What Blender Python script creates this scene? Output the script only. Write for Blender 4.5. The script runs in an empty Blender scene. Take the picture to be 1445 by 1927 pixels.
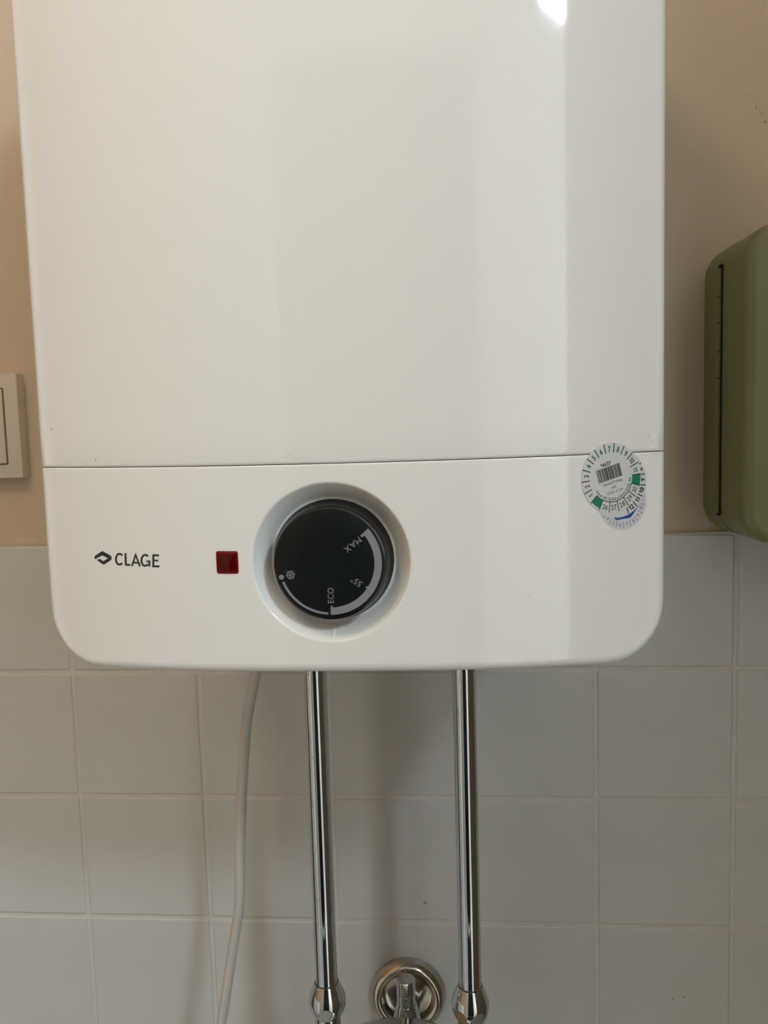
import bpy, bmesh, math, random
from mathutils import Matrix, Vector

random.seed(7)
C = bpy.context.scene.collection
S = bpy.context.scene
MM = 0.001
ZF = 1212.0            # floor lies 1212 mm below the upper edge of the tile field (z = 0 in millimetre coordinates)
PI = math.pi

# ------------------------------------------------------------------ camera
cam = bpy.data.cameras.new('camera')
cam.sensor_fit = 'HORIZONTAL'
cam.sensor_width = 36.0
cam.lens = 36.0 * 1550.0 / 1445.0
cam.clip_start = 0.02
co = bpy.data.objects.new('camera', cam)
C.objects.link(co)
Rt = (0.9964096582306573, 0.07957833199534604, -0.028897786446423174)
Up = (0.02113220387652231, 0.09675242068490046, 0.9950841165705204)
Fw = (-0.08198306498287126, 0.9921220984175539, -0.09472338089175122)
co.matrix_world = Matrix(((Rt[0], Up[0], -Fw[0], 0.0511446), (Rt[1], Up[1], -Fw[1], -0.6648259),
                          (Rt[2], Up[2], -Fw[2], (85.3388 + ZF) * MM), (0, 0, 0, 1)))
S.camera = co

# ------------------------------------------------------------------ world, light, exposure
w = bpy.data.worlds.new('world')
S.world = w
w.use_nodes = True
w.node_tree.nodes['Background'].inputs[0].default_value = (0.75, 0.86, 1.0, 1)
w.node_tree.nodes['Background'].inputs[1].default_value = 0.3

def area_light(name, loc, aim, sx, sy, power, color):
    l = bpy.data.lights.new(name, 'AREA')
    l.shape = 'RECTANGLE'
    l.size, l.size_y = sx, sy
    l.energy = power
    l.color = color
    o = bpy.data.objects.new(name, l)
    o.location = loc
    d = Vector(aim) - Vector(loc)
    o.rotation_euler = d.to_track_quat('-Z', 'Y').to_euler()
    C.objects.link(o)
    return o

# daylight of the small high window (cool)
area_light('window_daylight', (1.094, -1.594, 2.3535), (1.094, 0, 2.3535), 0.410, 0.275, 33.0, (0.72, 0.87, 1.0))
# cool fill light from an added window, round the corner of the partition
area_light('added_fill_light', (1.885, -1.25, 1.45), (0, -1.25, 1.2), 0.56, 1.3, 86.0, (0.80, 0.91, 1.0))

S.view_settings.view_transform = 'Standard'
S.view_settings.look = 'None'
S.view_settings.exposure = 0.0
S.view_settings.gamma = 1.0
S.view_settings.use_curve_mapping = False
try:
    S.cycles.use_denoising = True
    S.cycles.max_bounces = 10
    S.cycles.diffuse_bounces = 6
    S.cycles.glossy_bounces = 6
    S.cycles.caustics_reflective = False
except Exception:
    pass

# ------------------------------------------------------------------ materials
def lin(r, g, b):
    f = lambda c: (c / 255 / 12.92) if c / 255 <= 0.04045 else ((c / 255 + 0.055) / 1.055) ** 2.4
    return (f(r), f(g), f(b), 1)

def mat(name, col, rough=0.5, metal=0.0, coat=0.0, spec=0.5, noise=None, bump=None, emis=None, trans=0.0):
    m = bpy.data.materials.new(name)
    m.use_nodes = True
    nt = m.node_tree
    b = nt.nodes['Principled BSDF']
    b.inputs['Base Color'].default_value = col if len(col) == 4 else (*col, 1)
    b.inputs['Roughness'].default_value = rough
    b.inputs['Metallic'].default_value = metal
    b.inputs['Coat Weight'].default_value = coat
    b.inputs['Coat Roughness'].default_value = 0.03
    b.inputs['Specular IOR Level'].default_value = spec
    b.inputs['Transmission Weight'].default_value = trans
    if emis:
        b.inputs['Emission Color'].default_value = (*emis[0], 1)
        b.inputs['Emission Strength'].default_value = emis[1]
    if noise or bump:
        tc = nt.nodes.new('ShaderNodeTexCoord')
    if noise:                                   # (scale, amount, detail): gentle unevenness of the colour itself
        n = nt.nodes.new('ShaderNodeTexNoise')
        n.inputs['Scale'].default_value = noise[0]
        n.inputs['Detail'].default_value = noise[2]
        nt.links.new(tc.outputs['Object'], n.inputs['Vector'])
        r = nt.nodes.new('ShaderNodeMapRange')
        r.inputs['From Min'].default_value, r.inputs['From Max'].default_value = 0.3, 0.7
        r.inputs['To Min'].default_value, r.inputs['To Max'].default_value = 1 - noise[1], 1 + noise[1]
        nt.links.new(n.outputs['Fac'], r.inputs['Value'])
        mx = nt.nodes.new('ShaderNodeVectorMath')
        mx.operation = 'SCALE'
        mx.inputs[0].default_value = tuple(col[:3])
        nt.links.new(r.outputs['Result'], mx.inputs['Scale'])
        nt.links.new(mx.outputs['Vector'], b.inputs['Base Color'])
    if bump:                                    # (scale, strength, distance)
        n2 = nt.nodes.new('ShaderNodeTexNoise')
        n2.inputs['Scale'].default_value = bump[0]
        n2.inputs['Detail'].default_value = 4
        nt.links.new(tc.outputs['Object'], n2.inputs['Vector'])
        bp = nt.nodes.new('ShaderNodeBump')
        bp.inputs['Strength'].default_value = bump[1]
        bp.inputs['Distance'].default_value = bump[2]
        nt.links.new(n2.outputs['Fac'], bp.inputs['Height'])
        nt.links.new(bp.outputs['Normal'], b.inputs['Normal'])
    return m

M = {}
M['paint'] = mat('wall_paint', (0.63, 0.52, 0.395), 0.75, noise=(6, 0.03, 3), bump=(350, 0.25, 0.0006))
M['paint_white'] = mat('white_paint', (0.62, 0.57, 0.50), 0.8)
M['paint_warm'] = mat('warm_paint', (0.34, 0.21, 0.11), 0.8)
M['paint_south'] = mat('back_wall_paint', (0.74, 0.73, 0.71), 0.8)
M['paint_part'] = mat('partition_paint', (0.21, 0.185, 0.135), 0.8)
M['floor'] = mat('floor_stone', (0.50, 0.49, 0.46), 0.5, noise=(9, 0.08, 4))
M['tile'] = mat('tile_glaze', (0.63, 0.63, 0.605), 0.33, spec=0.45, noise=(14, 0.025, 3), bump=(9, 0.12, 0.002))
M['grout'] = mat('grout', (0.68, 0.65, 0.60), 0.7, noise=(60, 0.05, 3), bump=(400, 0.3, 0.0005))
M['caulk'] = mat('caulk', (0.55, 0.46, 0.32), 0.55, noise=(60, 0.08, 3))
M['enamel'] = mat('white_enamel', (0.85, 0.84, 0.80), 0.06, spec=0.5)
M['black'] = mat('black_plastic_gloss', (0.006, 0.007, 0.007), 0.10)
M['black_matt'] = mat('black_plastic_matt', (0.006, 0.009, 0.008), 0.36, spec=0.22, bump=(3500, 0.25, 0.0001))
M['print_grey'] = mat('grey_print', (0.235, 0.235, 0.265), 0.5)
M['print_dark'] = mat('dark_print', (0.025, 0.028, 0.03), 0.4)
M['print_black'] = mat('black_print', (0.012, 0.012, 0.012), 0.5)
M['print_green'] = mat('green_print', (0.02, 0.17, 0.09), 0.5)
M['marker_green'] = mat('green_marker', (0.0, 0.21, 0.075), 0.4)
M['print_blue'] = mat('blue_print', (0.10, 0.11, 0.34), 0.5)
M['solid_blue'] = mat('solid_blue_print', (0.012, 0.075, 0.38), 0.4)
M['sticker'] = mat('sticker_foil', (0.66, 0.65, 0.64), 0.35)
M['red'] = mat('red_lens', (0.07, 0.0006, 0.0008), 0.12, spec=0.3)
M['red_core'] = mat('red_lens_rim', (0.16, 0.001, 0.002), 0.2, spec=0.3)
M['chrome'] = mat('chrome', (0.56, 0.58, 0.58), 0.035, metal=1.0)
M['satin'] = mat('satin_chrome', (0.50, 0.52, 0.49), 0.16, metal=1.0)
M['chrome_worn'] = mat('worn_chrome', (0.54, 0.50, 0.42), 0.16, metal=1.0, noise=(90, 0.15, 4))
M['cable'] = mat('cable_sheath', (0.62, 0.58, 0.52), 0.4)
M['switch'] = mat('switch_plastic', (0.66, 0.61, 0.52), 0.35)
M['sage'] = mat('sage_enamel', (0.22, 0.21, 0.085), 0.36, noise=(10, 0.03, 3))
M['dark_gap'] = mat('dark_gap', (0.01, 0.009, 0.007), 0.8)
M['spot'] = mat('brown_spot', (0.42, 0.36, 0.27), 0.6)
M['rocker_gap'] = mat('rocker_gap_shade', (0.13, 0.11, 0.08), 0.7)
M['scuff'] = mat('scuff', (0.42, 0.40, 0.36), 0.6)
M['stain'] = mat('wall_scuff', (0.40, 0.29, 0.19), 0.8)
M['reflected_black'] = mat('reflection_black', (0.004, 0.004, 0.004), 0.6)  # black of the added panel and floor mat, seen only in reflections
M['glass_frame'] = mat('window_frame_paint', (0.7, 0.7, 0.68), 0.4)
M['lamp_glass'] = mat('lamp_glass', (0.9, 0.85, 0.75), 0.3, emis=((1.0, 0.80, 0.58), 9.0))

# ------------------------------------------------------------------ helpers (all lengths in millimetres)
def v3(x, y, z):
    return (x * MM, y * MM, (z + ZF) * MM)

ORIGIN = {}                      # world origin of every object made so far
def obj(name, verts, faces, material, parent=None, smooth=None, mats=None, fm=None):
    """one mesh object; verts in millimetres"""
    me = bpy.data.meshes.new(name)
    org = ORIGIN.get(parent.name, Vector((0, 0, 0))) if parent else Vector((0, 0, 0))
    me.from_pydata([tuple(Vector(v3(*v)) - org) for v in verts], [], faces)
    for m_ in (mats or [material]):
        me.materials.append(m_)
    if fm:
        me.polygons.foreach_set('material_index', fm)
    bm = bmesh.new()
    bm.from_mesh(me)
    if not fm or smooth is not None:
        bmesh.ops.recalc_face_normals(bm, faces=bm.faces)
    bm.to_mesh(me)
    bm.free()
    if smooth is not None:
        me.polygons.foreach_set('use_smooth', [True] * len(me.polygons))
        me.set_sharp_from_angle(angle=math.radians(smooth))
    me.update()
    o = bpy.data.objects.new(name, me)
    C.objects.link(o)
    if parent:
        o.parent = parent
    ORIGIN[o.name] = org
    return o

def thing(name, label, cat, loc, group=None):
    o = bpy.data.objects.new(name, None)
    o.empty_display_size = 0.02
    o.location = v3(*loc)
    C.objects.link(o)
    ORIGIN[o.name] = Vector(v3(*loc))
    o['label'], o['category'] = label, cat
    if group:
        o['group'] = group
    return o

def struct(o):
    o['kind'] = 'structure'
    return o

class G:
    """geometry collector"""
    def __init__(s):
        s.v, s.f, s.m = [], [], []
    def add(s, vs, fs, mi=0):
        n = len(s.v)
        s.v += list(vs)
        s.f += [tuple(i + n for i in f) for f in fs]
        s.m += [mi] * len(fs)
        return s
    def box(s, x0, x1, y0, y1, z0, z1, mi=0):
        vs = [(x, y, z) for x in (x0, x1) for y in (y0, y1) for z in (z0, z1)]
        return s.add(vs, [(0, 1, 3, 2), (4, 6, 7, 5), (0, 4, 5, 1), (2, 3, 7, 6), (0, 2, 6, 4), (1, 5, 7, 3)], mi)
    def grid(s, rows, closed=False, mi=0):
        n = len(rows[0])
        vs = [p for r in rows for p in r]
        fs = []
        for j in range(len(rows) - 1):
            for i in range(n if closed else n - 1):
                k = (i + 1) % n
                fs.append((j * n + i, j * n + k, (j + 1) * n + k, (j + 1) * n + i))
        return s.add(vs, fs, mi)

def rounded_slab(x0, x1, y0, y1, z0, z1, R, fil, nc=8, nf=4):
    """box with rounded corners in the xz plane (radius R) and a rounded front edge (radius fil); front is y0 (< y1)"""
    g = G()
    def outline(off):
        r = max(R - off, 0.01)
        pts = []
        for cx, cz, a0 in ((x1 - off - r, z1 - off - r, 0), (x0 + off + r, z1 - off - r, 90), (x0 + off + r, z0 + off + r, 180), (x1 - off - r, z0 + off + r, 270)):
            for k in range(nc + 1):
                a = math.radians(a0 + 90 * k / nc)
                pts.append((cx + r * math.cos(a), cz + r * math.sin(a)))
        return pts
    rows = [[(x, y1, z) for x, z in outline(0)]]
    for k in range(nf + 1):
        a = PI / 2 * k / nf
        rows.append([(x, y0 + fil * (1 - math.sin(a)), z) for x, z in outline(fil * (1 - math.cos(a)))])
    g.grid(rows, closed=True)
    n = len(rows[0])
    g.f.append(tuple(range(n)))
    g.m.append(0)
    g.f.append(tuple(range(n * (len(rows) - 1), n * len(rows))))
    g.m.append(0)
    return g

def lathe(prof, cx, cy, cz, n=48, axis='z', cap=(True, True), mod=None):
    """prof: list of (r, h); axis z: h upward; axis y: h toward the room (-y)"""
    g = G()
    rows = []
    for r, h in prof:
        row = []
        for i in range(n):
            a = 2 * PI * i / n
            p = (r * math.cos(a), r * math.sin(a), h)
            if mod:
                p = mod(p)
            row.append((cx + p[0], cy + p[1], cz + p[2]) if axis == 'z' else (cx + p[0], cy - p[2], cz + p[1]))
        rows.append(row)
    g.grid(rows, closed=True)
    if cap[0]:
        g.f.append(tuple(range(n))); g.m.append(0)
    if cap[1]:
        g.f.append(tuple(range(n * (len(rows) - 1), n * len(rows)))); g.m.append(0)
    return g

def catmull(pts, n):
    P = [2 * Vector(pts[0]) - Vector(pts[1])] + [Vector(p) for p in pts] + [2 * Vector(pts[-1]) - Vector(pts[-2])]
    out = []
    for i in range(1, len(P) - 2):
        for k in range(n):
            t = k / n
            a, b, c, d = P[i - 1], P[i], P[i + 1], P[i + 2]
            out.append(0.5 * ((2 * b) + (c - a) * t + (2 * a - 5 * b + 4 * c - d) * t * t + (3 * b - a - 3 * c + d) * t ** 3))
    return out + [P[-2]]

def tube(path, r, n=16):
    g = G()
    rows = []
    up = Vector((0, 1, 0))
    for i, p in enumerate(path):
        t = (path[min(i + 1, len(path) - 1)] - path[max(i - 1, 0)]).normalized()
        a = t.cross(up).normalized()
        b = t.cross(a).normalized()
        rows.append([tuple(p + r * (math.cos(2 * PI * k / n) * a + math.sin(2 * PI * k / n) * b)) for k in range(n)])
    g.grid(rows, closed=True)
    g.f += [tuple(range(n)), tuple(range(n * (len(rows) - 1), n * len(rows)))]
    g.m += [0, 0]
    return g

# flat print: 2D shapes collected as (verts2d, faces) and laid on a surface
_glyphs = {}
def glyph(ch, bold):
    """one character: verts, faces, width; the figure one gets its flag"""
    key = (ch, bold)
    if key not in _glyphs:
        if ch == '1':
            t = 0.10 + 2 * bold
            vs = [(0.17, 0), (0.17 + t, 0), (0.17 + t, 0.70), (0.17 + t * 0.35, 0.70), (0.17, 0.62), (0.0, 0.57), (0.0, 0.57 - t * 0.75), (0.17, 0.62 - t * 0.9)]
            fs = [(0, 1, 2, 3, 4, 7), (4, 5, 6, 7)]
        else:
            cu = bpy.data.curves.new('t', 'FONT')
            cu.body = ch
            cu.resolution_u = 3
            cu.offset = bold
            o = bpy.data.objects.new('t', cu)
            C.objects.link(o)
            me = bpy.data.meshes.new_from_object(o.evaluated_get(bpy.context.evaluated_depsgraph_get()))
            vs = [(v.co.x, v.co.y) for v in me.vertices]
            fs = [tuple(p.vertices) for p in me.polygons]
            bpy.data.objects.remove(o)
            bpy.data.curves.remove(cu)
            bpy.data.meshes.remove(me)
        x0 = min(v[0] for v in vs)
        vs = [(x - x0, y) for x, y in vs]
        _glyphs[key] = (vs, fs, max(v[0] for v in vs))
    return _glyphs[key]

def text2d(s, size, bold=0.0, gap=0.085):
    """centred line of text as 2D verts/faces; size = cap height"""
    V, F, x = [], [], 0.0
    for ch in s:
        if ch == ' ':
            x += 0.24
            continue
        vs, fs, wd = glyph(ch, bold)
        n = len(V)
        V += [(p + x, q) for p, q in vs]
        F += [tuple(i + n for i in f) for f in fs]
        x += wd + gap
    x -= gap
    k = size / 0.70
    return [((p - x / 2) * k, (q - 0.35) * k) for p, q in V], F

def place(sh, x, y, ang=0.0, sx=1.0):
    c, s_ = math.cos(ang), math.sin(ang)
    return [(x + c * a * sx - s_ * b, y + s_ * a * sx + c * b) for a, b in sh[0]], sh[1]

def ribbon(pts, wd, closed=False):
    vs, fs = [], []
    n = len(pts)
    for i in range(n):
        a = Vector(pts[i - 1]) if (i > 0 or closed) else Vector(pts[i])
        b = Vector(pts[(i + 1) % n]) if (i < n - 1 or closed) else Vector(pts[i])
        p = Vector(pts[i])
        d1 = (p - a).normalized() if (p - a).length > 1e-9 else (b - p).normalized()
        d2 = (b - p).normalized() if (b - p).length > 1e-9 else d1
        t = (d1 + d2).normalized()
        nn = Vector((-t.y, t.x))
        k = wd / 2 / max(0.4, nn.dot(Vector((-d1.y, d1.x))))
        vs += [tuple(p + nn * k), tuple(p - nn * k)]
    for i in range(n if closed else n - 1):
        j = (i + 1) % n
        fs.append((2 * i, 2 * i + 1, 2 * j + 1, 2 * j))
    return vs, fs

def arc2(cx, cy, r, a0, a1, n=24, ry=None):
    ry = ry or r
    return [(cx + r * math.cos(math.radians(a0 + (a1 - a0) * i / n)), cy + ry * math.sin(math.radians(a0 + (a1 - a0) * i / n))) for i in range(n + 1)]

def disc2(x, y, r, n=24):
    return [(x + r * math.cos(2 * PI * i / n), y + r * math.sin(2 * PI * i / n)) for i in range(n)], [tuple(range(n))]

# ------------------------------------------------------------------ the room
XL, XP, XR, YB, ZC = -1000.0, 675.0, 1900.0, -1600.0, 1590.0      # left wall, partition, far right wall, back wall, ceiling
F0 = -ZF
PAINT_Y = 3.0
g = G().box(XL - 60, XR + 60, PAINT_Y, 80, F0 - 40, ZC + 40)
wall_north = struct(obj('wall_north', g.v, g.f, M['paint']))
struct(obj('floor', *(lambda g: (g.v, g.f))(G().box(XL - 60, XR + 60, YB - 60, PAINT_Y, F0 - 40, F0)), M['floor']))
struct(obj('ceiling', *(lambda g: (g.v, g.f))(G().box(XL - 60, XR + 60, YB - 60, PAINT_Y, ZC, ZC + 40)), M['paint_white']))
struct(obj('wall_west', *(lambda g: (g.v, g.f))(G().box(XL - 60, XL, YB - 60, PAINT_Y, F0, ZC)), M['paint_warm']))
g = G().box(XR, XR + 60, -960, PAINT_Y, F0, ZC).box(XR, XR + 60, YB - 60, -1540, F0, ZC).box(XR, XR + 60, -1540, -960, F0, -430).box(XR, XR + 60, -1540, -960, 910, ZC)
struct(obj('wall_east', g.v, g.f, M['paint_white']))
g = G().box(XR - 4, XR + 40, -1540, -1532, -430, 910).box(XR - 4, XR + 40, -968, -960, -430, 910).box(XR - 4, XR + 40, -1532, -968, -430, -420).box(XR - 4, XR + 40, -1532, -968, 900, 910)
struct(obj('added_fill_window', g.v, g.f, M['glass_frame']))  # unseen window surround added around the cool fill light
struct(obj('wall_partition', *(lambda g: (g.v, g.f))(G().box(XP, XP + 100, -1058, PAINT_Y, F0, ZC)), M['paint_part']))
# back wall with a high window and an added opening, backed black for chrome reflections
DX0, DX1, DZ = -400.0, 480.0, 830.0
zw0, zw1, WX0, WX1 = 983.0, 1300.0, 868.0, 1320.0
g = G()
def bw(x0, x1, z0, z1):
    g.box(x0, x1, YB - 60, YB, z0, z1)
bw(XL - 60, DX0, F0, ZC); bw(DX0, DX1, DZ, ZC); bw(DX1, WX0, F0, ZC); bw(WX0, WX1, F0, zw0); bw(WX0, WX1, zw1, ZC); bw(WX1, XR + 60, F0, ZC)
struct(obj('wall_south', g.v, g.f, M['paint_south']))
def frame_ring(x0, x1, z0, z1, t, y0, y1):
    return G().box(x0, x0 + t, y0, y1, z0, z1).box(x1 - t, x1, y0, y1, z0, z1).box(x0 + t, x1 - t, y0, y1, z0, z0 + t).box(x0 + t, x1 - t, y0, y1, z1 - t, z1)
g = frame_ring(WX0, WX1, zw0, zw1, 20, YB - 40, YB + 4)
struct(obj('window_1', g.v, g.f, M['glass_frame']))
g = G().box(DX0, DX1, YB - 58, YB - 40, F0, DZ)
struct(obj('added_black_panel', g.v, g.f, M['reflected_black']))  # added black panel, reflected as the dark stripe in the pipes

for x0, x1, z1 in ((DX1, DX1 + 62, DZ + 62), (DX0 - 62, DX0, DZ + 62)):
    g = G().box(x0, x1, YB, YB + 16, F0, z1)
    struct(obj('added_bright_trim', g.v, g.f, M['glass_frame']))  # pale strips added beside the black panel, thin bright line in the pipes
g = G().box(DX0, DX1, -1590, -840, F0, F0 + 7)
mt = obj('added_dark_mat', g.v, g.f, M['reflected_black'])  # added so the dark stripe in the pipes runs further down
mt['label'], mt['category'] = 'added thin black floor mat that lengthens the dark reflection in the chrome', 'mat'

# unseen white cupboard added along the left wall, a bright reflection for the chrome
cup = thing('reflector_cupboard', 'added low white cupboard against the left wall, a bright reflection for the chrome', 'cupboard', (-850, -600, F0))
g = G().box(-999, -700, -950, -250, F0 + 60, F0 + 880)
obj('reflector_body', g.v, g.f, M['enamel'], cup)
g = G().box(-970, -730, -920, -280, F0, F0 + 60)
obj('plinth', g.v, g.f, M['glass_frame'], cup)
for y0, y1 in ((-946, -602), (-598, -254)):
    g = G().box(-700, -682, y0, y1, F0 + 64, F0 + 876)
    d_ = obj('door', g.v, g.f, M['enamel'], cup)
    g = G().box(-682, -668, (y0 + y1) / 2 - 50, (y0 + y1) / 2 + 50, F0 + 830, F0 + 842)
    obj('handle', g.v, g.f, M['chrome'], d_)

# ceiling lamp (out of frame, left): opal glass globe
lamp = thing('ceiling_lamp', 'round opal glass lamp under the ceiling to the left of the water heater', 'lamp', (-450, -900, ZC))
LX, LY, LZ = -450, -900, 1126
g = lathe([(55, 0), (55, -14), (30, -22), (12, -30)], LX, LY, ZC, 32)
obj('canopy', g.v, g.f, M['glass_frame'], lamp, smooth=40)
g = lathe([(4, -25), (4, LZ - ZC + 80)], LX, LY, ZC, 12)
obj('cord', g.v, g.f, M['glass_frame'], lamp, smooth=40)
g = lathe([(80 * math.sin(a), 80 * math.cos(a)) for a in [0.3 + (PI - 0.31) * i / 16 for i in range(17)]], LX, LY, LZ, 32)
obj('lamp_shade', g.v, g.f, M['lamp_glass'], lamp, smooth=60)
lg = bpy.data.lights.new('lamp_light', 'POINT')
lg.energy, lg.color, lg.shadow_soft_size = 78.0, (1.0, 0.855, 0.67), 0.085
lo = bpy.data.objects.new('lamp_light', lg)
lo.location = Vector(v3(LX, LY, LZ)) - ORIGIN[lamp.name]
lo.parent = lamp
C.objects.link(lo)

# tiles: 110 mm grid, every tile an object of its own
P = 110.0
X0 = -275.3
def tile_mesh():
    h, e = P / 2 - 1.55, 1.5
    rows = []
    def ring(o_, y):
        pts = []
        r = 1.6
        for cx, cz, a0 in ((1, 1, 0), (-1, 1, 90), (-1, -1, 180), (1, -1, 270)):
            for k in range(3):
                a = math.radians(a0 + 45 * k)
                pts.append((cx * (h - r) + (r - o_) * math.cos(a), y, cz * (h - r) + (r - o_) * math.sin(a)))
        return pts
    rows = [ring(0, 3.0), ring(0, 1.3), ring(0.45, 0.4), ring(1.3, 0.0)]
    g = G().grid(rows, closed=True)
    g.f.append(tuple(range(36, 48))); g.m.append(0)
    return g
tg = tile_mesh()
tile0 = None
for r in range(11):
    for c in range(-6, 8):
        cx, cz = X0 + (c + 0.5) * P, -(r + 0.5) * P
        if tile0 is None:
            tile0 = obj('tile', tg.v, tg.f, M['tile'], None)
            me = tile0.data
            for v in me.vertices:
                v.co.z -= ZF * MM
            t = tile0
        else:
            t = tile0.copy()
            C.objects.link(t)
        t.name = 'tile'
        t.location = (cx * MM, random.uniform(-0.12, 0.12) * MM, (cz + ZF) * MM)
        t.rotation_euler = (random.uniform(-.0035, .0035), 0, random.uniform(-.0035, .0035))
        t.parent = wall_north
g = G().box(X0 - 6 * P, X0 + 8 * P, 1.1, 3.2, -11 * P, 0)
obj('grout', g.v, g.f, M['grout'], wall_north)
# bead of old caulk on the upper edge of the tiles, thinning out to the right
rows = []
for i in range(61):
    x = X0 - 6 * P + 14 * P * i / 60
    k = 1.0 if x < -120 else max(0.0, 1 - (x + 120) / 200)
    hgt = 1.0 + 4.2 * k + 0.35 * math.sin(x * 0.11) * k
    rows.append([(x, 0.9, -0.6), (x, 0.5 + 0.2 * k, 0.8), (x, 1.6, 0.55 * hgt), (x, 2.9, hgt), (x, 3.4, hgt)])
g = G().grid(rows)
struct(obj('trim_1', g.v, g.f, M['caulk'], None, smooth=60))

# marks on the painted wall, upper right
g = G()
random.seed(3)
for i in range(26):
    t = random.random()
    x, z = 283 + 24 * t + random.uniform(-3, 3), 330 - 36 * t + random.uniform(-4, 4)
    s = random.uniform(0.3, 1.0) * (1.5 if 0.4 < t < 0.6 else 1)
    n = 7
    g.add([(x + s * random.uniform(.5, 1) * math.cos(2 * PI * k / n), PAINT_Y - 0.12, z + s * random.uniform(.5, 1) * math.sin(2 * PI * k / n)) for k in range(n)], [tuple(range(n))])
o = obj('wall_scuff', g.v, g.f, M['stain'], wall_north)
o['kind'] = 'stuff'

# brown spots and specks on the tiles
g = G()
random.seed(21)
def spot(x, z, s):
    n = 9
    g.add([(x + s * random.uniform(.6, 1.2) * math.cos(2 * PI * k / n), -0.28, z + s * random.uniform(.4, .9) * math.sin(2 * PI * k / n)) for k in range(n)], [tuple(range(n))])
for x, z, s in ((21.6, -312.3, 2.3), (15.9, -308.2, 0.7), (183.1, -387, 0.9), (226.7, -393.4, 1.2), (236.3, -391.2, 1.3), (229, -396, 0.5), (204.9, -336.4, 0.8), (-227.5, -267.9, 0.5),
                (-208, -291.8, 0.5), (-202.5, -383, 0.7), (-153.2, -300.6, 0.5), (-141.9, -399.6, 0.8), (91.9, -312.9, 0.6), (96.6, -386.1, 0.5), (-8.2, -325.8, 0.5), (160.1, -306.9, 0.4)):
    spot(x, z, s)
o = obj('tile_spots', g.v, g.f, M['spot'], wall_north)
o['kind'] = 'stuff'

# ------------------------------------------------------------------ water heater
HW, SAG, D0, EXP = 150.0, 27.0, 274.0, 2.3
ZB, ZS, ZT = -25.0, 73.6, 436.0
def surf(u):
    return -(D0 + SAG * (1 - min(1.0, abs(u / HW)) ** EXP))
def seam(u):
    return ZS - 0.8 * (1 - min(1.0, (u / HW) ** 2))
heater = thing('water_heater', 'white enamelled wall water heater with a black temperature dial, above two chrome pipes', 'water heater', (0, 0, ZB))

FR = 4.5
def pillow(side):
    """side 'casing' (upper) or 'panel' (lower): front skin on the bulged surface, rounded edges, walls back to the plate"""
    up = side == 'casing'
    Rc = 28.0 - FR
    hw = HW - FR
    gapr = 1.3 if up else 0.7
    if up:
        base = lambda u: seam(u) + 0.16 + gapr
        zs_fixed = (ZT - FR)
    else:
        base = lambda u: seam(u) - 0.16 - gapr
        zs_fixed = (ZB + FR)
    # row parameters from the seam (s=0) to the rounded end (s=1), as distances from the end
    Lz = abs(zs_fixed - (ZS))
    dist = [Rc * (1 - math.cos(math.radians(a))) for a in (0, 9, 18, 27, 36, 45, 54, 63, 72, 81, 90)]   # from end inward
    inset = [Rc * (1 - math.sin(math.radians(a))) for a in (0, 9, 18, 27, 36, 45, 54, 63, 72, 81, 90)]
    return hw, Rc, dist, inset, base, zs_fixed

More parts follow.
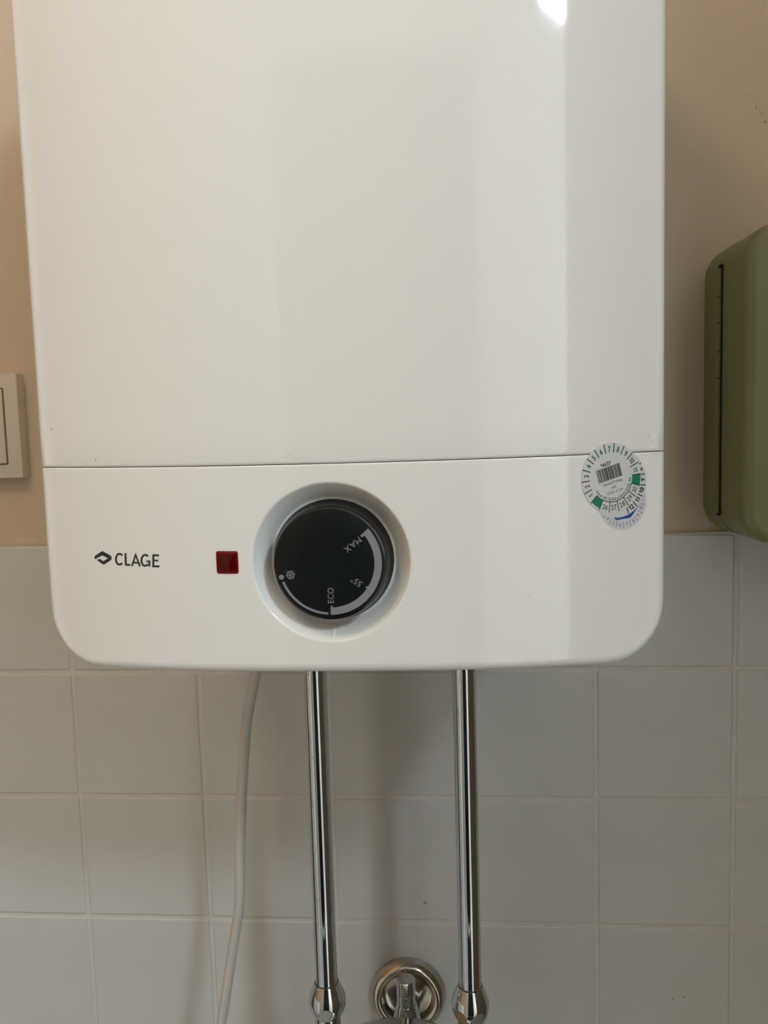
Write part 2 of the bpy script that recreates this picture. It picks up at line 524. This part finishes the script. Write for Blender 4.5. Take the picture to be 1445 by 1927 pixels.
def build_shell(side):
    hw, Rc, dist, inset, base, zend = pillow(side)
    up = side == 'casing'
    sg = 1 if up else -1
    sq = None
    if not up:
        DCX, DCZ, HS = -3.7, 28.2, 39.0
        sq = (DCX - HS, DCX + HS, DCZ - HS, DCZ + HS)
    # list of rows: (z function of u, inset)
    rows_def = []
    for d_, i_ in zip(dist, inset):
        if not up and d_ > 0 and (zend + d_) > sq[2] - 1.0:
            break
        rows_def.append(('end', zend - sg * d_, i_))
    last = rows_def[-1][1]
    NS = 16
    sq_rows = None
    if up:
        n = 26
        for k in range(1, n + 1):
            rows_def.append(('lerp', k / n, 0.0))
    else:
        # rows through the square
        a0 = len(rows_def)
        for k in range(NS + 1):
            z = sq[2] + (sq[3] - sq[2]) * k / NS
            dd = z - zend
            ii = 0.0 if dd >= Rc else Rc - math.sqrt(max(0, Rc * Rc - (Rc - dd) ** 2))
            rows_def.append(('abs', z, ii))
        sq_rows = (a0, a0 + NS)
        last = sq[3]
        for k in range(1, 4):
            rows_def.append(('lerp', k / 3, 0.0))
    NL = 26
    rows = []
    for kind, val, ins in rows_def:
        uL, uR = -hw + ins, hw - ins
        if up:
            us = [uL + (uR - uL) * k / 72 for k in range(73)]
        else:
            us = [uL + (sq[0] - uL) * k / NL for k in range(NL)] + [sq[0] + (sq[1] - sq[0]) * k / NS for k in range(NS)] + [sq[1] + (uR - sq[1]) * k / NL for k in range(NL + 1)]
        row = []
        for u in us:
            z = val if kind != 'lerp' else last + (base(u) - last) * val
            if kind == 'end' and not up:              # the lower edge rises a little towards the middle
                z += 2.0 * max(0.0, 1 - (u / 122.0) ** 2) * max(0.0, 1 - (val - zend) / 9.0)
            row.append((u, surf(u), z))
        rows.append(row)
    g = G()
    n = len(rows[0])
    g.v = [p for r in rows for p in r]
    for j in range(len(rows) - 1):
        for i in range(n - 1):
            if sq_rows and sq_rows[0] <= j < sq_rows[1] and NL <= i < NL + NS:
                continue
            g.f.append((j * n + i, j * n + i + 1, (j + 1) * n + i + 1, (j + 1) * n + i))
            g.m.append(0)
    # perimeter (counted from the end row): end row, right side, seam row reversed, left side reversed
    J = len(rows) - 1
    per = [(0, i) for i in range(n)] + [(j, n - 1) for j in range(1, J + 1)] + [(J, i) for i in range(n - 2, -1, -1)] + [(j, 0) for j in range(J - 1, 0, -1)]
    def nrm(j, i):
        u, _, z = rows[j][i]
        du, dz = 0.0, 0.0
        if j == J:
            dz = -sg * (1.3 if up else 0.7)
            if i in (0, n - 1):
                du = math.copysign(FR, u)
            return du, dz, (1.3 if up else 0.7) if i not in (0, n - 1) else FR
        cx, cz = hw - Rc, zend - sg * Rc
        a = abs(u) - cx
        b = (z - cz) * sg
        if b > 0 and a > 0.001:
            L = math.hypot(a, b)
            return math.copysign(a / L * FR, u), sg * b / L * FR, FR
        if j == 0:
            return 0.0, sg * FR, FR
        return math.copysign(FR, u), 0.0, FR
    NF = 5
    prev = [j * n + i for j, i in per]
    K = len(per)
    for k in range(1, NF + 2):
        ring = []
        for j, i in per:
            u, y, z = rows[j][i]
            du, dz, dp = nrm(j, i)
            if k <= NF:
                a = PI / 2 * k / NF
                ring.append((u + du * math.sin(a), y + dp * (1 - math.cos(a)), z + dz * math.sin(a)))
            else:
                ring.append((u + du, -6.0, z + dz))
        b0 = len(g.v)
        g.v += ring
        cur = list(range(b0, b0 + K))
        for q in range(K):
            q2 = (q + 1) % K
            g.f.append((prev[q], prev[q2], cur[q2], cur[q])); g.m.append(0)
        prev = cur
    g.f.append(tuple(prev)); g.m.append(0)
    if sq_rows:
        # patch between the square and the round dial hole, then the dish
        a0, a1 = sq_rows
        idx = [a0 * n + NL + k for k in range(NS)] + [(a0 + k) * n + NL + NS for k in range(NS)] + [a1 * n + NL + NS - k for k in range(NS)] + [(a1 - k) * n + NL for k in range(NS)]
        N = len(idx)
        sqp = [g.v[i] for i in idx]
        prev = idx
        prof = []
        RH = 37.0
        for t in (0.34, 0.67, 1.0):
            prof.append(('s', t, 0))
        angs = [math.atan2(p[2] - DCZ, p[0] - DCX) for p in sqp]
        for k in range(1, 5):                          # rounded lip
            a = math.radians(50 * k / 4)
            prof.append(('r', RH - 1.6 * math.sin(a), 1.6 * (1 - math.cos(a))))
        prof += [('r', 34.0, 3.4), ('r', 31.6, 6.6), ('r', 30.0, 8.6), ('r', 29.2, 9.6), ('f', 28.2, 10.2), ('f', 12.0, 10.2)]
        for kind, a_, b_ in prof:
            b0 = len(g.v)
            for p, an in zip(sqp, angs):
                if kind == 's':
                    x = p[0] + (DCX + RH * math.cos(an) - p[0]) * a_
                    z = p[2] + (DCZ + RH * math.sin(an) - p[2]) * a_
                    g.v.append((x, surf(x), z))
                else:
                    x, z = DCX + a_ * math.cos(an), DCZ + a_ * math.sin(an)
                    yy = surf(x) + b_
                    if kind == 'f':
                        yy = surf(DCX) + b_
                    g.v.append((x, yy, z))
            cur = list(range(b0, b0 + N))
            for q in range(N):
                q2 = (q + 1) % N
                g.f.append((prev[q], prev[q2], cur[q2], cur[q])); g.m.append(0)
            prev = cur
        g.f.append(tuple(prev)); g.m.append(0)
    return g
g = build_shell('casing')
obj('casing', g.v, g.f, M['enamel'], heater, smooth=38)
g = build_shell('panel')
panel = obj('control_panel', g.v, g.f, M['enamel'], heater, smooth=38)
g = G().box(-90, 90, -6.2, PAINT_Y, 60, 400)
obj('mounting_bracket', g.v, g.f, M['chrome_worn'], heater)

def on_surf(shapes, off, name, mats, parent):
    """shapes: list of ((verts2d, faces), material index) in heater (u, z) millimetres"""
    g = G()
    for (vs, fs), mi in shapes:
        g.add([(u, surf(u) - off, z) for u, z in vs], fs, mi)
    return obj(name, g.v, g.f, None, parent, mats=mats, fm=g.m)

# indicator rib in the dish, under the dial
DCX, DCZ = -3.7, 28.2
FY = surf(DCX)
rows = []
for k in range(9):
    a = PI * k / 8
    rr = 1.0 * math.cos(a)
    hh = 1.1 * math.sin(a)
    rows.append([(DCX - 0.6 + rr, FY + yy - hh, DCZ - r_) for r_, yy in ((30.4, 8.4), (31.2, 7.3), (33.0, 4.8), (35.0, 2.5), (36.6, 1.3))])
g = G().grid(rows)
obj('pointer_rib', g.v, g.f, M['enamel'], panel, smooth=50)

# red indicator lens: bevelled square
cx, cz, q = -51.7, 28.75, 5.25
def sqr(h, r, nc=5):
    pts = []
    for sx, sz, a0 in ((1, 1, 0), (-1, 1, 90), (-1, -1, 180), (1, -1, 270)):
        for k in range(nc + 1):
            a = math.radians(a0 + 90 * k / nc)
            pts.append((cx + sx * (h - r) + r * math.cos(a), cz + sz * (h - r) + r * math.sin(a)))
    return pts
rows = []
for h, r, yy in ((q, 1.0, 0.4), (q, 1.0, -0.15), (q - 0.25, 0.9, -0.4), (q - 1.15, 0.5, -0.55)):
    rows.append([(x, surf(x) + yy, z) for x, z in sqr(h, r)])
g = G().grid(rows, closed=True)
lens = obj('indicator_lens', g.v, g.f, M['red_core'], heater, smooth=35)
rows = [[(x, surf(x) + yy, z) for x, z in sqr(h, r)] for h, r, yy in ((q - 1.1, 0.5, -0.5), (q - 1.3, 0.4, -0.6))]
g = G().grid(rows, closed=True)
g.f.append(tuple(range(24, 48))); g.m.append(0)
core = obj('lens_window', g.v, g.f, M['red'], lens, smooth=35)

# maker's mark and name, dark grey print (drawn on a 1445-wide crop grid, 15.87 px per mm)
def lg2(x, y):
    return (-120.53 + (x - 127) * 0.06406 - (y - 212) * 0.0043, 30.57 + (x - 127) * 0.0014 - (y - 212) * 0.0564)
shapes = []
def poly(pts):
    bm = bmesh.new()
    vs = [bm.verts.new((x, y, 0)) for x, y in pts]
    f = bm.faces.new(vs)
    f.normal_update()
    bmesh.ops.triangulate(bm, faces=[f])
    bm.verts.index_update()
    out = ([(v.co.x, v.co.y) for v in bm.verts], [tuple(v.index for v in f.verts) for f in bm.faces])
    bm.free()
    return out
def px(sh):
    return [lg2(*p) for p in sh[0]], sh[1]
shapes.append((px(poly([(126, 213), (132, 205), (190, 168), (202, 168), (270, 204), (278, 214), (277, 236), (271, 244), (213, 281), (203, 281), (146, 243), (174, 233), (206, 252), (244, 228), (196, 203), (132, 236), (126, 232)])), 0))
W_ = 17
def rib(pts, wd=W_):
    shapes.append((px(ribbon(pts, wd)), 0))
rib(arc2(346, 235, 31, -42, -318, 28, 46))
rib([(396, 183), (401, 282), (438, 284)])
rib([(452, 294), (482, 198), (520, 296)], 16)
rib([(466, 262), (506, 267)], 15)
rib(arc2(562, 245, 31, -45, -318, 28, 46)); rib([(572, 252), (597, 253), (596, 296)], 15)
rib([(628, 194), (629, 304)])
rib([(620, 202), (674, 204)]); rib([(628, 246), (669, 248)], 15); rib([(620, 295), (679, 296)])
on_surf(shapes, 0.06, 'maker_logo', [M['print_dark']], heater)

# dial
prof = [(27.8, 0.2), (28.1, 0.8), (27.9, 1.6), (27.1, 2.6), (26.1, 10.2), (25.8, 11.6), (25.3, 12.6), (24.6, 12.9)]
g = lathe(prof, DCX, FY + 10.2, DCZ, 96, 'y', cap=(True, False))
dial = obj('dial', g.v, g.f, M['black'], heater, smooth=35)
g = lathe([(24.6, 12.9), (24.5, 12.95), (12.0, 12.95)], DCX, FY + 10.2, DCZ, 96, 'y', cap=(False, True))
obj('dial_face', g.v, g.f, M['black_matt'], dial, smooth=30)
sc = []
KF = 0.98
def pol(r, a):
    return (DCX + r * KF * math.cos(math.radians(a)), DCZ + 0.2 + r * KF * math.sin(math.radians(a)))
def ringarc(r0, r1, a0, a1, n=48):
    vs, fs = [], []
    for i in range(n + 1):
        a = a0 + (a1 - a0) * i / n
        vs += [pol(r0, a), pol(r1, a)]
    return vs, [(2 * i, 2 * i + 1, 2 * i + 3, 2 * i + 2) for i in range(n)]
sc.append(ringarc(20.5, 23.9, -90.8, 40.8, 64))
sc.append(ringarc(19.0, 20.6, 37.1, 40.8, 4))       # MAX tick
sc.append(ringarc(19.7, 20.6, -35.6, -32.8, 4))     # 55 tick
sc.append(ringarc(19.8, 20.6, -90.8, -87.6, 4))     # ECO tick
sc.append(ringarc(22.8, 23.9, -159.3, -93.6, 40))
x, z = pol(23.4, -164.8)
sc.append(disc2(x, z, 1.15))
x, z = pol(19.0, -164.4)
for k in range(6):
    a = math.radians(60 * k + 12)
    c, s_ = math.cos(a), math.sin(a)
    T = lambda p: (x + c * p[0] - s_ * p[1], z + s_ * p[0] + c * p[1])
    for pts in ([(0.0, 0), (2.2, 0)], [(1.05, 0), (1.75, 0.8)], [(1.05, 0), (1.75, -0.8)]):
        vs, fs = ribbon(pts, 0.38)
        sc.append(([T(p) for p in vs], fs))
for s, r, a, sx in (('ECO', 14.9, -90.2, 0.90), ('55°', 14.9, -36.3, 1.0), ('MAX', 13.6, 37.0, 0.98)):
    x, z = pol(r, a)
    sc.append(place(text2d(s, 2.75, 0.006), x, z, math.radians(a + 180), sx))
g = G()
for vs, fs in sc:
    g.add([(u, FY + 10.2 - 12.95 - 0.05, z_) for u, z_ in vs], fs)
obj('dial_scale', g.v, g.f, M['print_grey'], dial)

# test stickers: three round foils, each on top of the next
SXR = 0.895            # round foils follow the curve of the casing
def foil(name, cx, cz, R, off, label):
    g = G()
    rows = []
    for k in range(9):
        r = R * k / 8 if k else 0.02
        rows.append([(cx + SXR * r * math.cos(2 * PI * i / 64), surf(cx + SXR * r * math.cos(2 * PI * i / 64)) - off, cz + r * math.sin(2 * PI * i / 64)) for i in range(64)])
    rows.append([(p[0], surf(p[0]) - 0.02, p[2]) for p in rows[-1]])
    g.grid(rows, closed=True)
    o = obj(name, g.v, g.f, M['sticker'], heater, smooth=40)
    o['label'] = label
    return o
def polar(cx, cz, r, a):
    return (cx + SXR * r * math.cos(math.radians(a)), cz + r * math.sin(math.radians(a)))
def st_shape(cx, cz, sh):
    return [(cx + SXR * a, cz + b) for a, b in sh[0]], sh[1]
def ring_digits(cx, cz, R, a_of, ks, names, mi, size, bold, outward, rr, sx=0.85):
    out = []
    for k, nm in zip(ks, names):
        a = a_of(k)
        rot = math.radians(a - 90 if outward else a + 90)
        out.append((st_shape(cx, cz, place(text2d(nm, size, bold), R * rr * math.cos(math.radians(a)), R * rr * math.sin(math.radians(a)), rot, sx)), mi))
    return out
def tick(cx, cz, R, a, r0, r1, wd, mi):
    c, s_ = math.cos(math.radians(a)), math.sin(math.radians(a))
    return (st_shape(cx, cz, ribbon([(R * r0 * c, R * r0 * s_), (R * r1 * c, R * r1 * s_)], wd)), mi)
PM = [M['print_black'], M['print_green'], M['marker_green'], M['print_blue'], M['solid_blue']]

# lowest foil: small blue figures round a blue field
CX, CZ, CR = 129.0, 51.3, 13.0
c_foil = foil('inspection_sticker', CX, CZ, CR, 0.10, 'lowest test sticker with thin blue figures and a solid blue field')
sh = ring_digits(CX, CZ, CR, lambda k: -97 + 19.6 * (k - 6), range(1, 13), [str(k) for k in range(1, 13)], 3, 1.75, 0.0, False, 0.83, 0.9)
for k in range(0, 13):
    sh.append(tick(CX, CZ, CR, -97 + 19.6 * (k - 5.5), 0.72, 0.96, 0.24, 3))
def c5(x, y):            # crop grid (9.966 px per photo pixel) to millimetres on the casing
    return (123.72 + (x - 650) * 0.02537, 62.28 - (y - 742) * 0.02433)
sh.append((poly([c5(*p) for p in ((560, 1370), (650, 1455), (742, 1543), (1010, 1508), (1180, 1285), (1182, 1215), (1000, 1215))]), 4))
on_surf(sh, 0.14, 'sticker_print', PM, c_foil)

# middle foil: black month figures
BX, BZ, BR = 126.4, 59.9, 15.9
b_foil = foil('inspection_sticker', BX, BZ, BR, 0.22, 'middle test sticker with bold black figures, mostly covered')
fa = lambda k: 20 - 20 * (k - 10) - 36
sh = ring_digits(BX, BZ, BR, fa, range(1, 13), [str(k) for k in range(1, 13)], 0, 2.3, 0.04, False, 0.865)
for k in range(1, 14):
    sh.append(tick(BX, BZ, BR, fa(k) + 10, 0.76, 0.97, 0.5, 0))
on_surf(sh, 0.26, 'sticker_print', PM, b_foil)

# top foil: green months and years, bar code, black web address
AX, AZ, AR = 123.8, 62.3, 15.95
a_foil = foil('inspection_sticker', AX, AZ, AR, 0.34, 'top test sticker with green figures, a bar code and two green marker strokes')
ROT = 15.0
am = lambda k: 200 - 20 * (k - 1) + ROT
ay = lambda k: -140 + 20 * (k - 25) + ROT
sh = []
for a in (am(12), ay(25)):
    vs, fs = [], []
    d = 9.2
    for i in range(9):
        t = a - d + 2 * d * i / 8
        for r in (0.685, 0.97 if a > -60 else 0.94):
            vs.append((AR * r * math.cos(math.radians(t)), AR * r * math.sin(math.radians(t))))
    fs = [(2 * i, 2 * i + 1, 2 * i + 3, 2 * i + 2) for i in range(8)]
    sh.append((st_shape(AX, AZ, (vs, fs)), 2))
base_sh = sh
sh = []
sh += ring_digits(AX, AZ, AR, am, range(1, 13), [str(k) for k in range(1, 13)], 1, 2.45, 0.034, True, 0.83, 0.80)
sh += ring_digits(AX, AZ, AR, ay, range(25, 31), [str(k) for k in range(25, 31)], 1, 2.35, 0.022, False, 0.845, 0.80)
for k in range(1, 13):
    if k == 12:
        continue
    sh.append(tick(AX, AZ, AR, am(k) - 10, 0.69 if k > 9 else 0.72, 0.99, 0.46, 0))
for k in range(25, 32):
    sh.append(tick(AX, AZ, AR, ay(k) - 10, 0.68, 0.99, 0.40, 0))
vs, fs = ribbon(arc2(0, 0, AR * 0.685, -140 - 10 + ROT, -40 + 10 + ROT, 48), 0.36)
sh.append((st_shape(AX, AZ, (vs, fs)), 0))
cr, sr = math.cos(math.radians(ROT)), math.sin(math.radians(ROT))
def local(sh_):
    return st_shape(AX, AZ, ([(cr * a - sr * b, sr * a + cr * b) for a, b in sh_[0]], sh_[1]))
sh.append((local(place(text2d('14637', 1.75, 0.022), -1.4, 6.9, 0, 0.90)), 0))
random.seed(11)
x = -7.1
bars = 0
while x < 5.5:
    wd = random.choice((0.16, 0.16, 0.3, 0.3, 0.5))
    sh.append((local(([(x, -0.6), (x + wd, -0.6), (x + wd, 5.5), (x, 5.5)], [(0, 1, 2, 3)])), 0))
    x += wd + random.choice((0.13, 0.13, 0.18, 0.3))
for s, yy, xx in (('Nächste Prüfung', -2.0, 0.0), ('nach', -4.2, 0.0), ('DGUV V. 3/4', -6.4, 0.1)):
    sh.append((local(place(text2d(s, 1.25, 0.008), xx, yy, 0, 0.82)), 1))
url = 'www.EF-Gebäudetechnik.de'
wts = {'w': 1.3, '.': 0.55, '-': 0.7, 'i': 0.5, 't': 0.7, 'E': 1.0, 'F': 0.95, 'G': 1.2, 'k': 0.95}
tot = sum(wts.get(ch, 1.0) for ch in url)
a = -146.0 + 0.0
span = 146.0
for ch in url:
    wch = wts.get(ch, 1.0)
    am_ = a + span * wch / tot / 2
    t2 = text2d(ch, 1.35, 0.02)
    rr = AR * 0.60
    rad = math.radians(am_)
    # baseline glyph centre: text2d centres horizontally, baseline at -0.675
    sh.append((st_shape(AX, AZ, place(t2, rr * math.cos(rad), rr * math.sin(rad), rad + PI / 2, 0.8)), 0))
    a += span * wch / tot
on_surf(base_sh, 0.42, 'marker_stroke', PM, a_foil)
on_surf(sh, 0.39, 'sticker_print', PM, a_foil)

# small dents and scuffs in the enamel
g = G()
def scuff(u, z, L, wd, ang):
    c, s_ = math.cos(ang), math.sin(ang)
    pts = [(-L, 0), (-L * .4, wd), (L * .5, wd * .8), (L, 0.1), (L * .4, -wd * .7), (-L * .5, -wd * .6)]
    g.add([(u + c * a - s_ * b, surf(u + c * a - s_ * b) - 0.04, z + s_ * a + c * b) for a, b in pts], [(0, 1, 2, 3, 4, 5)])
scuff(-141.4, 92.1, 1.4, 0.28, 0.5); scuff(-116.5, 77.0, 0.7, 0.45, 1.9)
scuff(85.1, 10.4, 0.3, 0.25, 0); scuff(119.5, 117.3, 0.2, 0.2, 0); scuff(-43.1, 193.4, 0.2, 0.2, 0)
scuff(141.6, 82.6, 0.35, 0.2, 0.3); scuff(142.2, 80.4, 1.6, 0.15, 2.2); scuff(143.0, 78.6, 0.5, 0.2, 0.4); scuff(-20, 77.4, 1.4, 0.12, 0.3)
o = obj('enamel_scuffs', g.v, g.f, M['scuff'], heater)
o['kind'] = 'stuff'

# ------------------------------------------------------------------ chrome supply pipes with compression nuts
def hexcut(p):
    """six round flats on the lower half of the nut"""
    x, y, h = p
    for k in range(6):
        a = math.radians(60 * k + hexcut.rot)
        nx, ny, nz = math.cos(a) * math.cos(0.22), math.sin(a) * math.cos(0.22), -math.sin(0.22)
        d = x * nx + y * ny + (h - 11.0) * nz - 12.4
        if d > 0:
            x, y, h = x - nx * d, y - ny * d, h - nz * d
    return (x, y, h)
def pipe(px_, label, rot):
    t = thing('supply_pipe', label, 'pipe', (px_, -115, -330), 'chrome pipes under the water heater')
    g = lathe([(7.95, 26.0), (7.95, 304.5)], px_, -115, -330, 64, cap=(True, True))
    obj('tube', g.v, g.f, M['chrome'], t, smooth=40)
    hexcut.rot = rot
    prof = [(8.1, 25.6), (8.7, 26.0), (9.1, 25.4)]
    for i in range(1, 65):
        s = i / 64
        h = 25.4 - 24.4 * s
        # cone flaring to the widest point, then a rounded lower half
        if h > 11.0:
            q_ = (25.4 - h) / 14.4
            r = 9.1 + (13.4 - 9.1) * math.sin(q_ * PI / 2) ** 1.12
        else:
            r = max(8.6, math.sqrt(13.4 ** 2 - (11.0 - h) ** 2))
        prof.append((r, h))
    g = lathe(prof, px_, -115, -330, 120, cap=(True, True), mod=hexcut)
    obj('compression_nut', g.v, g.f, M['chrome'], t, smooth=35)
    g = lathe([(9.2, 2.2), (9.2, -6), (8.7, -6.5), (8.7, -8), (9.2, -8.5), (9.2, -40)], px_, -115, -330, 48)
    obj('threaded_stub', g.v, g.f, M['chrome'], t, smooth=40)
    return t
pipe(-45.4, 'left chrome pipe, limescale-spotted, dropping from the heater beside the white cable', -86.5)
pipe(57.1, 'right chrome pipe, dropping from the heater to the right of the wall tap', -64)
# limescale specks on the left tube
g = G()
random.seed(5)
lp = [o for o in C.objects if o.name == 'supply_pipe'][0]
for i in range(46):
    z = -30 - 300 * random.random() ** 1.6
    if z < -300:
        continue
    an = math.radians(-90 - random.uniform(18, 34)) if random.random() < .8 else math.radians(-90 + random.uniform(-20, 10))
    s = random.uniform(0.15, 0.5)
    pts = []
    for k in range(6):
        a2 = an + s * math.cos(PI * k / 3) / 8 * random.uniform(.5, 1.2)
        pts.append((-45.4 + 7.99 * math.cos(a2), -115 + 7.99 * math.sin(a2), z + s * random.uniform(.8, 2.5) * math.sin(PI * k / 3)))
    g.add(pts, [tuple(range(6))])
o = obj('limescale', g.v, g.f, M['scuff'], lp)
o['kind'] = 'stuff'

# ------------------------------------------------------------------ white power cable
pts = [(-88, -100, -22), (-91.0, -93, -60), (-92.0, -90, -79.0), (-101.6, -87, -119.2), (-107.6, -84, -160.8), (-113.4, -82, -223.9), (-116.2, -80, -267), (-122.8, -77, -299.8), (-137.0, -75, -371), (-152, -70, -440), (-160, -50, -500), (-160, -20, -520), (-160, 1.0, -522)]
g = tube(catmull(pts, 8), 3.9)
cb = obj('power_cord', g.v, g.f, M['cable'], None, smooth=60)
cb['label'], cb['category'] = 'white power cable hanging down from the heater, left of both chrome pipes', 'cable'

# ------------------------------------------------------------------ wall tap
tap = thing('wall_tap', 'chrome wall tap with a round tarnished rosette between the two pipes', 'tap', (5, 0, -397))
TX, TZ = 5.0, -394.0
prof = [(32.5, 0.0), (32.5, 1.5), (31.6, 5.0), (29.6, 8.6), (26.8, 10.6), (23.8, 10.2), (21.6, 8.2), (20.6, 5.6), (20.0, 2.5), (17, 1.2), (8, 1.0)]
g = lathe(prof, TX, 0, TZ, 72, 'y', cap=(True, True))
obj('rosette', g.v, g.f, M['chrome_worn'], tap, smooth=50)
g = lathe([(9, 0.5), (9, 30), (10.5, 34), (10.5, 80)], TX + 1, 0, TZ - 4, 48, 'y')
obj('inlet_neck', g.v, g.f, M['chrome'], tap, smooth=50)
g = lathe([(14.0, -14), (13.2, -4), (10.2, 12), (8.4, 19.5), (8.0, 20.5)], TX + 1.4, -42, TZ + 1, 64)
obj('bonnet', g.v, g.f, M['chrome'], tap, smooth=50)
g = lathe([(7.6, 0), (7.6, 9.2), (7.1, 9.5), (7.1, 10.2), (7.6, 10.5), (7.6, 20.6), (7.1, 21.2), (6.4, 21.4)], TX + 1.2, -42, TZ + 21, 64)
obj('throttle_cap', g.v, g.f, M['chrome'], tap, smooth=30)
R_ = 62
g = lathe([(20, -60), (R_ - 6, -48), (R_, -30), (R_, -6), (R_ - 1.5, -2.5), (R_ - 5, -0.8), (30, 1.6), (4, 2.2)], TX - 1, -118, TZ + 23.5, 96)
obj('tap_body', g.v, g.f, M['satin'], tap, smooth=50)

# ------------------------------------------------------------------ light switch
sw = thing('light_switch', 'cream square light switch on the wall at the left edge', 'switch', (-345, PAINT_Y, 100))
g = rounded_slab(-388.5, -302.5, -8.0, PAINT_Y, 57.5, 143.5, 1.2, 0.8)
g2 = rounded_slab(-388.5, -302.5, -8.0, PAINT_Y, 57.5, 143.5, 1.2, 0.8)
obj('switch_frame', g.v, g.f, M['switch'], sw, smooth=35)
g = rounded_slab(-376.5, -314.4, -10.2, -7.0, 69.5, 131.5, 1.0, 0.7)
g = rounded_slab(-376.5, -315.2, -9.6, -7.0, 69.7, 131.0, 1.0, 0.7)
obj('rocker', g.v, g.f, M['switch'], sw, smooth=35)
g = rounded_slab(-377.5, -314.2, -8.15, -7.0, 68.7, 132.0, 1.0, 0.1)
obj('rocker_gap', g.v, g.f, M['rocker_gap'], sw)

# ------------------------------------------------------------------ sage green metal box
bx = thing('metal_box', 'sage green metal wall box with rounded corners and a hinged lid', 'box', (330, PAINT_Y, 1))
B0, B1, BZ0, BZ1, BRd = 249.5, 409.5, 0.9, 219.5, 24.0
g = rounded_slab(B0, B1, -29.6, PAINT_Y, BZ0, BZ1, BRd, 0.8, nc=12)
obj('box_body', g.v, g.f, M['sage'], bx, smooth=35)
g = rounded_slab(B0 + 0.5, B1 - 0.5, -84.0, -30.6, BZ0 + 0.5, BZ1 - 0.5, BRd, 8.0, nc=12, nf=7)
lid = obj('box_lid', g.v, g.f, M['sage'], bx, smooth=35)
g = rounded_slab(B0 + 1.4, B1 - 1.4, -31.2, -29.2, BZ0 + 1.4, BZ1 - 1.4, BRd, 0.1, nc=12)
obj('lid_gap', g.v, g.f, M['dark_gap'], bx)
hz = [198.0, 177.6, 158.4, 137.9, 118.9, 98.9, 79.3, 59.9, 40.0, 19.0]
g = G().box(B0 - 0.12, B0 + 0.6, -38.6, -36.2, 18.0, 200.2).box(B0 - 0.12, B0 + 0.6, -38.0, -29.5, 198.3, 200.2)
obj('hinge_slot', g.v, g.f, M['dark_gap'], bx)
for a, b in zip(hz[1:], hz[:-1]):
    g = lathe([(1.9, 0.2), (2.3, 0.55), (2.3, b - a - 0.55), (1.9, b - a - 0.2)], B0 - 0.2, -33.6, a, 16)
    obj('hinge_knuckle', g.v, g.f, M['sage'], bx, smooth=40)
g = lathe([(0.9, 0), (0.9, 183)], B0 - 0.2, -33.6, 17.3, 12)
obj('hinge_pin', g.v, g.f, M['dark_gap'], bx, smooth=40)
